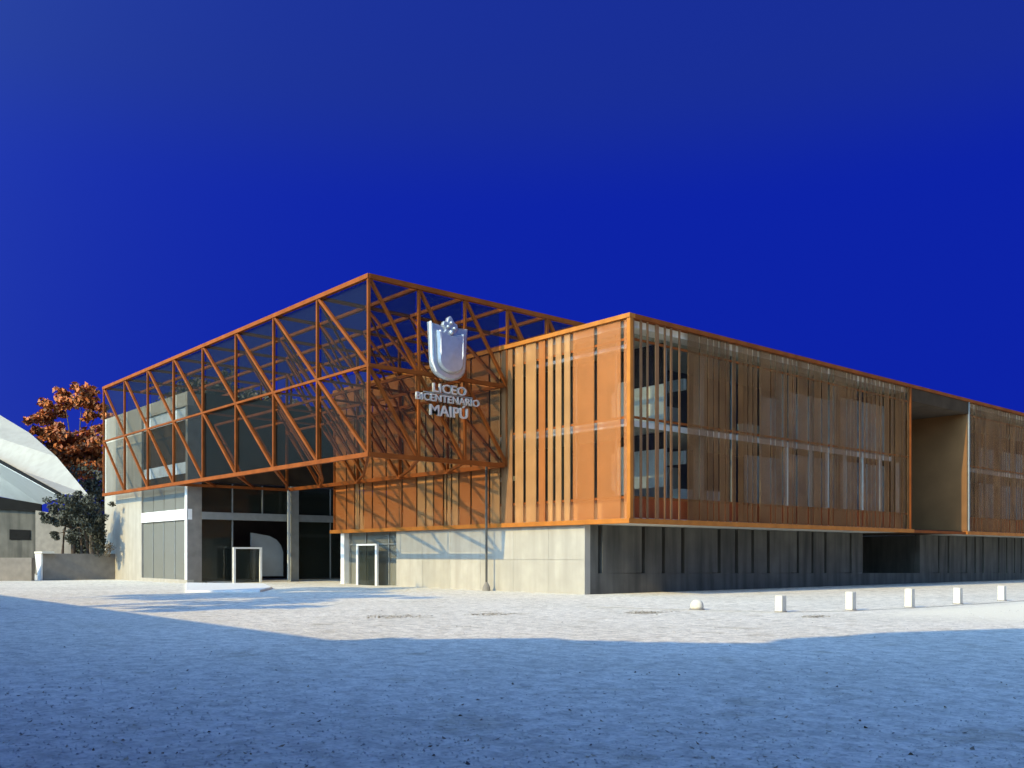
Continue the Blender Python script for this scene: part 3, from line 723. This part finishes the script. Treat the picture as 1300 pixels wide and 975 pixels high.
MB().prism([(x, -35.4, z) for x, z in prof], (0, -24, 0)).build('wall', 'neighbour', nh)
for k in range(8):
    for z in (1.2, 5, 8.6):
        wn = bx('window', 'dark_glass', nh, (20+k*6, -35.38, z), (22.4+k*6, -35.34, z+1.9)); bx('sill', 'concrete', wn, (19.9+k*6, -35.38, z-.12), (22.5+k*6, -35.2, z-.02))
def bigtree(x, y, z, rr, lab, seed, k=9, dens=1.0):
    r = random.Random(seed); cl = []
    for i in range(k):
        a = 2*math.pi*i/k; cl.append((Vector((x+math.cos(a)*rr*.55, y+math.sin(a)*rr*.55, z+r.uniform(-.3, .3)*rr)), rr*.52))
    cl.append((Vector((x, y, z+.3*rr)), rr*.6)); cl.append((Vector((x, y, z-.2*rr)), rr*.6))
    tree('yard_tree', (x, y, 0), cl, 'leaf_green', .34, int(520*dens), lab, group='tall trees behind the viewer', seed=seed, tr=.4)
def shade_tree(x, y, spots, lab, seed):
    cl = []
    for gx_, gy_, r_c, h_ in spots:      # crown clumps
        cl.append((Vector((gx_, gy_, h_)), r_c))
    tree('yard_tree', (x, y, 0), cl, 'leaf_green', .30, 620, lab, group='tall trees behind the viewer', seed=seed, tr=.4)
shade_tree(-14, -35, [(-15.6, -33.5, 1.5, 16.0), (-13, -34, 2.2, 15.0), (-11.3, -36.5, 2.3, 13.2), (-11.2, -33.5, 2.4, 14.3), (-10.3, -36, 2.4, 13.2), (-13.2, -33, 1.5, 16.6)], 'broad green tree behind the viewer at the far left', 31)
shade_tree(-6, -37, [(-8.5, -35, 2.6, 13.4), (-5.5, -36, 2.4, 12.6), (-2.5, -36.5, 2.1, 11.8), (-9, -34, 2.2, 14.4), (-6, -34.5, 2.0, 14.2)], 'smaller green tree behind the viewer beside the broad one', 32)

rt = random.Random(91); labs = ['first', 'second', 'third', 'fourth', 'fifth', 'sixth', 'seventh', 'eighth']
for q in range(8):  # unseen low trees added to break up the straight shadow edge
    x = -27+q*4.9+rt.uniform(-.8, .8)
    cl = [(Vector((x+rt.uniform(-2.2, 2.2), -34.3, 7.25+rt.uniform(-.4, .15))), rt.uniform(.55, .8)) for _ in range(5)]
    tree('shadow_edge_tree', (x, -34.3, 0), cl, 'leaf_green', .16, 360, labs[q]+' from the left of the unseen low trees added to roughen the shadow edge', group='unseen low trees added to roughen the shadow edge', seed=200+q, tr=.16)
shade_tree(14, -34.5, [(11.2, -34.5, .6, 8.6), (13.0, -34.5, .6, 9.9), (15.3, -34.5, .6, 10.6), (16.9, -34.5, .7, 12.2), (14.2, -34.5, .6, 10.2)], 'unseen slender tree added to roughen the shadow edge of the hall', 33)  # unseen crown clumps added along the roofline to roughen its shadow

# ------------------------------------------------------------------ litter and gravel on the yard
def litter(nm, m, n_, smin, smax, seed, flat=True):
    r = random.Random(seed); mb = MB()
    for _ in range(n_):
        d = 6.5*(1/r.uniform(.16, 1.0)); px = r.uniform(-30, 1330)
        p = CAM+FWD*d+RGT*((px-650)/1176*d)
        if p.x < SX+.2 and p.y > -.2 : continue
        p.z = gz(p.x, p.y)+.004; s = r.uniform(smin, smax); a = r.uniform(0, 6.28)
        u = Vector((math.cos(a), math.sin(a), r.uniform(-.2, .4)))*s; v = Vector((-math.sin(a), math.cos(a), r.uniform(-.2, .4)))*s*r.uniform(.4, .8)
        o_ = len(mb.v)
        if flat:
            mb.v += [tuple(p-u), tuple(p+v), tuple(p+u+Vector((0, 0, s*.4))), tuple(p-v)]; mb.f.append((o_, o_+1, o_+2, o_+3))
        else:
            t_ = p+Vector((0, 0, s*.7)); mb.v += [tuple(p-u), tuple(p+v), tuple(p+u), tuple(p-v), tuple(t_)]
            mb.f += [(o_, o_+1, o_+4), (o_+1, o_+2, o_+4), (o_+2, o_+3, o_+4), (o_+3, o_, o_+4)]
    tag(mb.build(nm, m), 'scattered '+nm.replace('_', ' ')+' lying over the pale yard', nm.replace('_', ' '), kind='stuff')
litter('leaf_litter', 'litter', 450, .012, .036, 21)
litter('gravel', 'pebble', 7000, .008, .020, 22, False)

def drift(spots, seed):
    r = random.Random(seed); mb = MB()
    for (cx, cy, ra, rb, n_) in spots:
        for _ in range(n_):
            x = cx+r.gauss(0, .45)*ra; y = cy+r.gauss(0, .45)*rb; p = Vector((x, y, gz(x, y)+.006+abs(r.gauss(0, .012))))
            a = r.uniform(0, 6.28); s_ = r.uniform(.02, .06)
            u = Vector((math.cos(a), math.sin(a), r.uniform(-.2, .3)))*s_; v = Vector((-math.sin(a), math.cos(a), r.uniform(-.2, .3)))*s_*.6
            o_ = len(mb.v); mb.v += [tuple(p-u), tuple(p+v), tuple(p+u), tuple(p-v)]; mb.f.append((o_, o_+1, o_+2, o_+3))
    tag(mb.build('leaf_drift', 'drift'), 'small brown drifts of dry leaves on the sunlit part of the yard', 'leaf drift', kind='stuff')
drift([(7.37, -7.64, .55, .9, 420), (4.01, -14.20, .8, 1.0, 260), (5.00, -11.49, .7, .9, 200), (11.64, -5.39, .4, .6, 120)], 61)
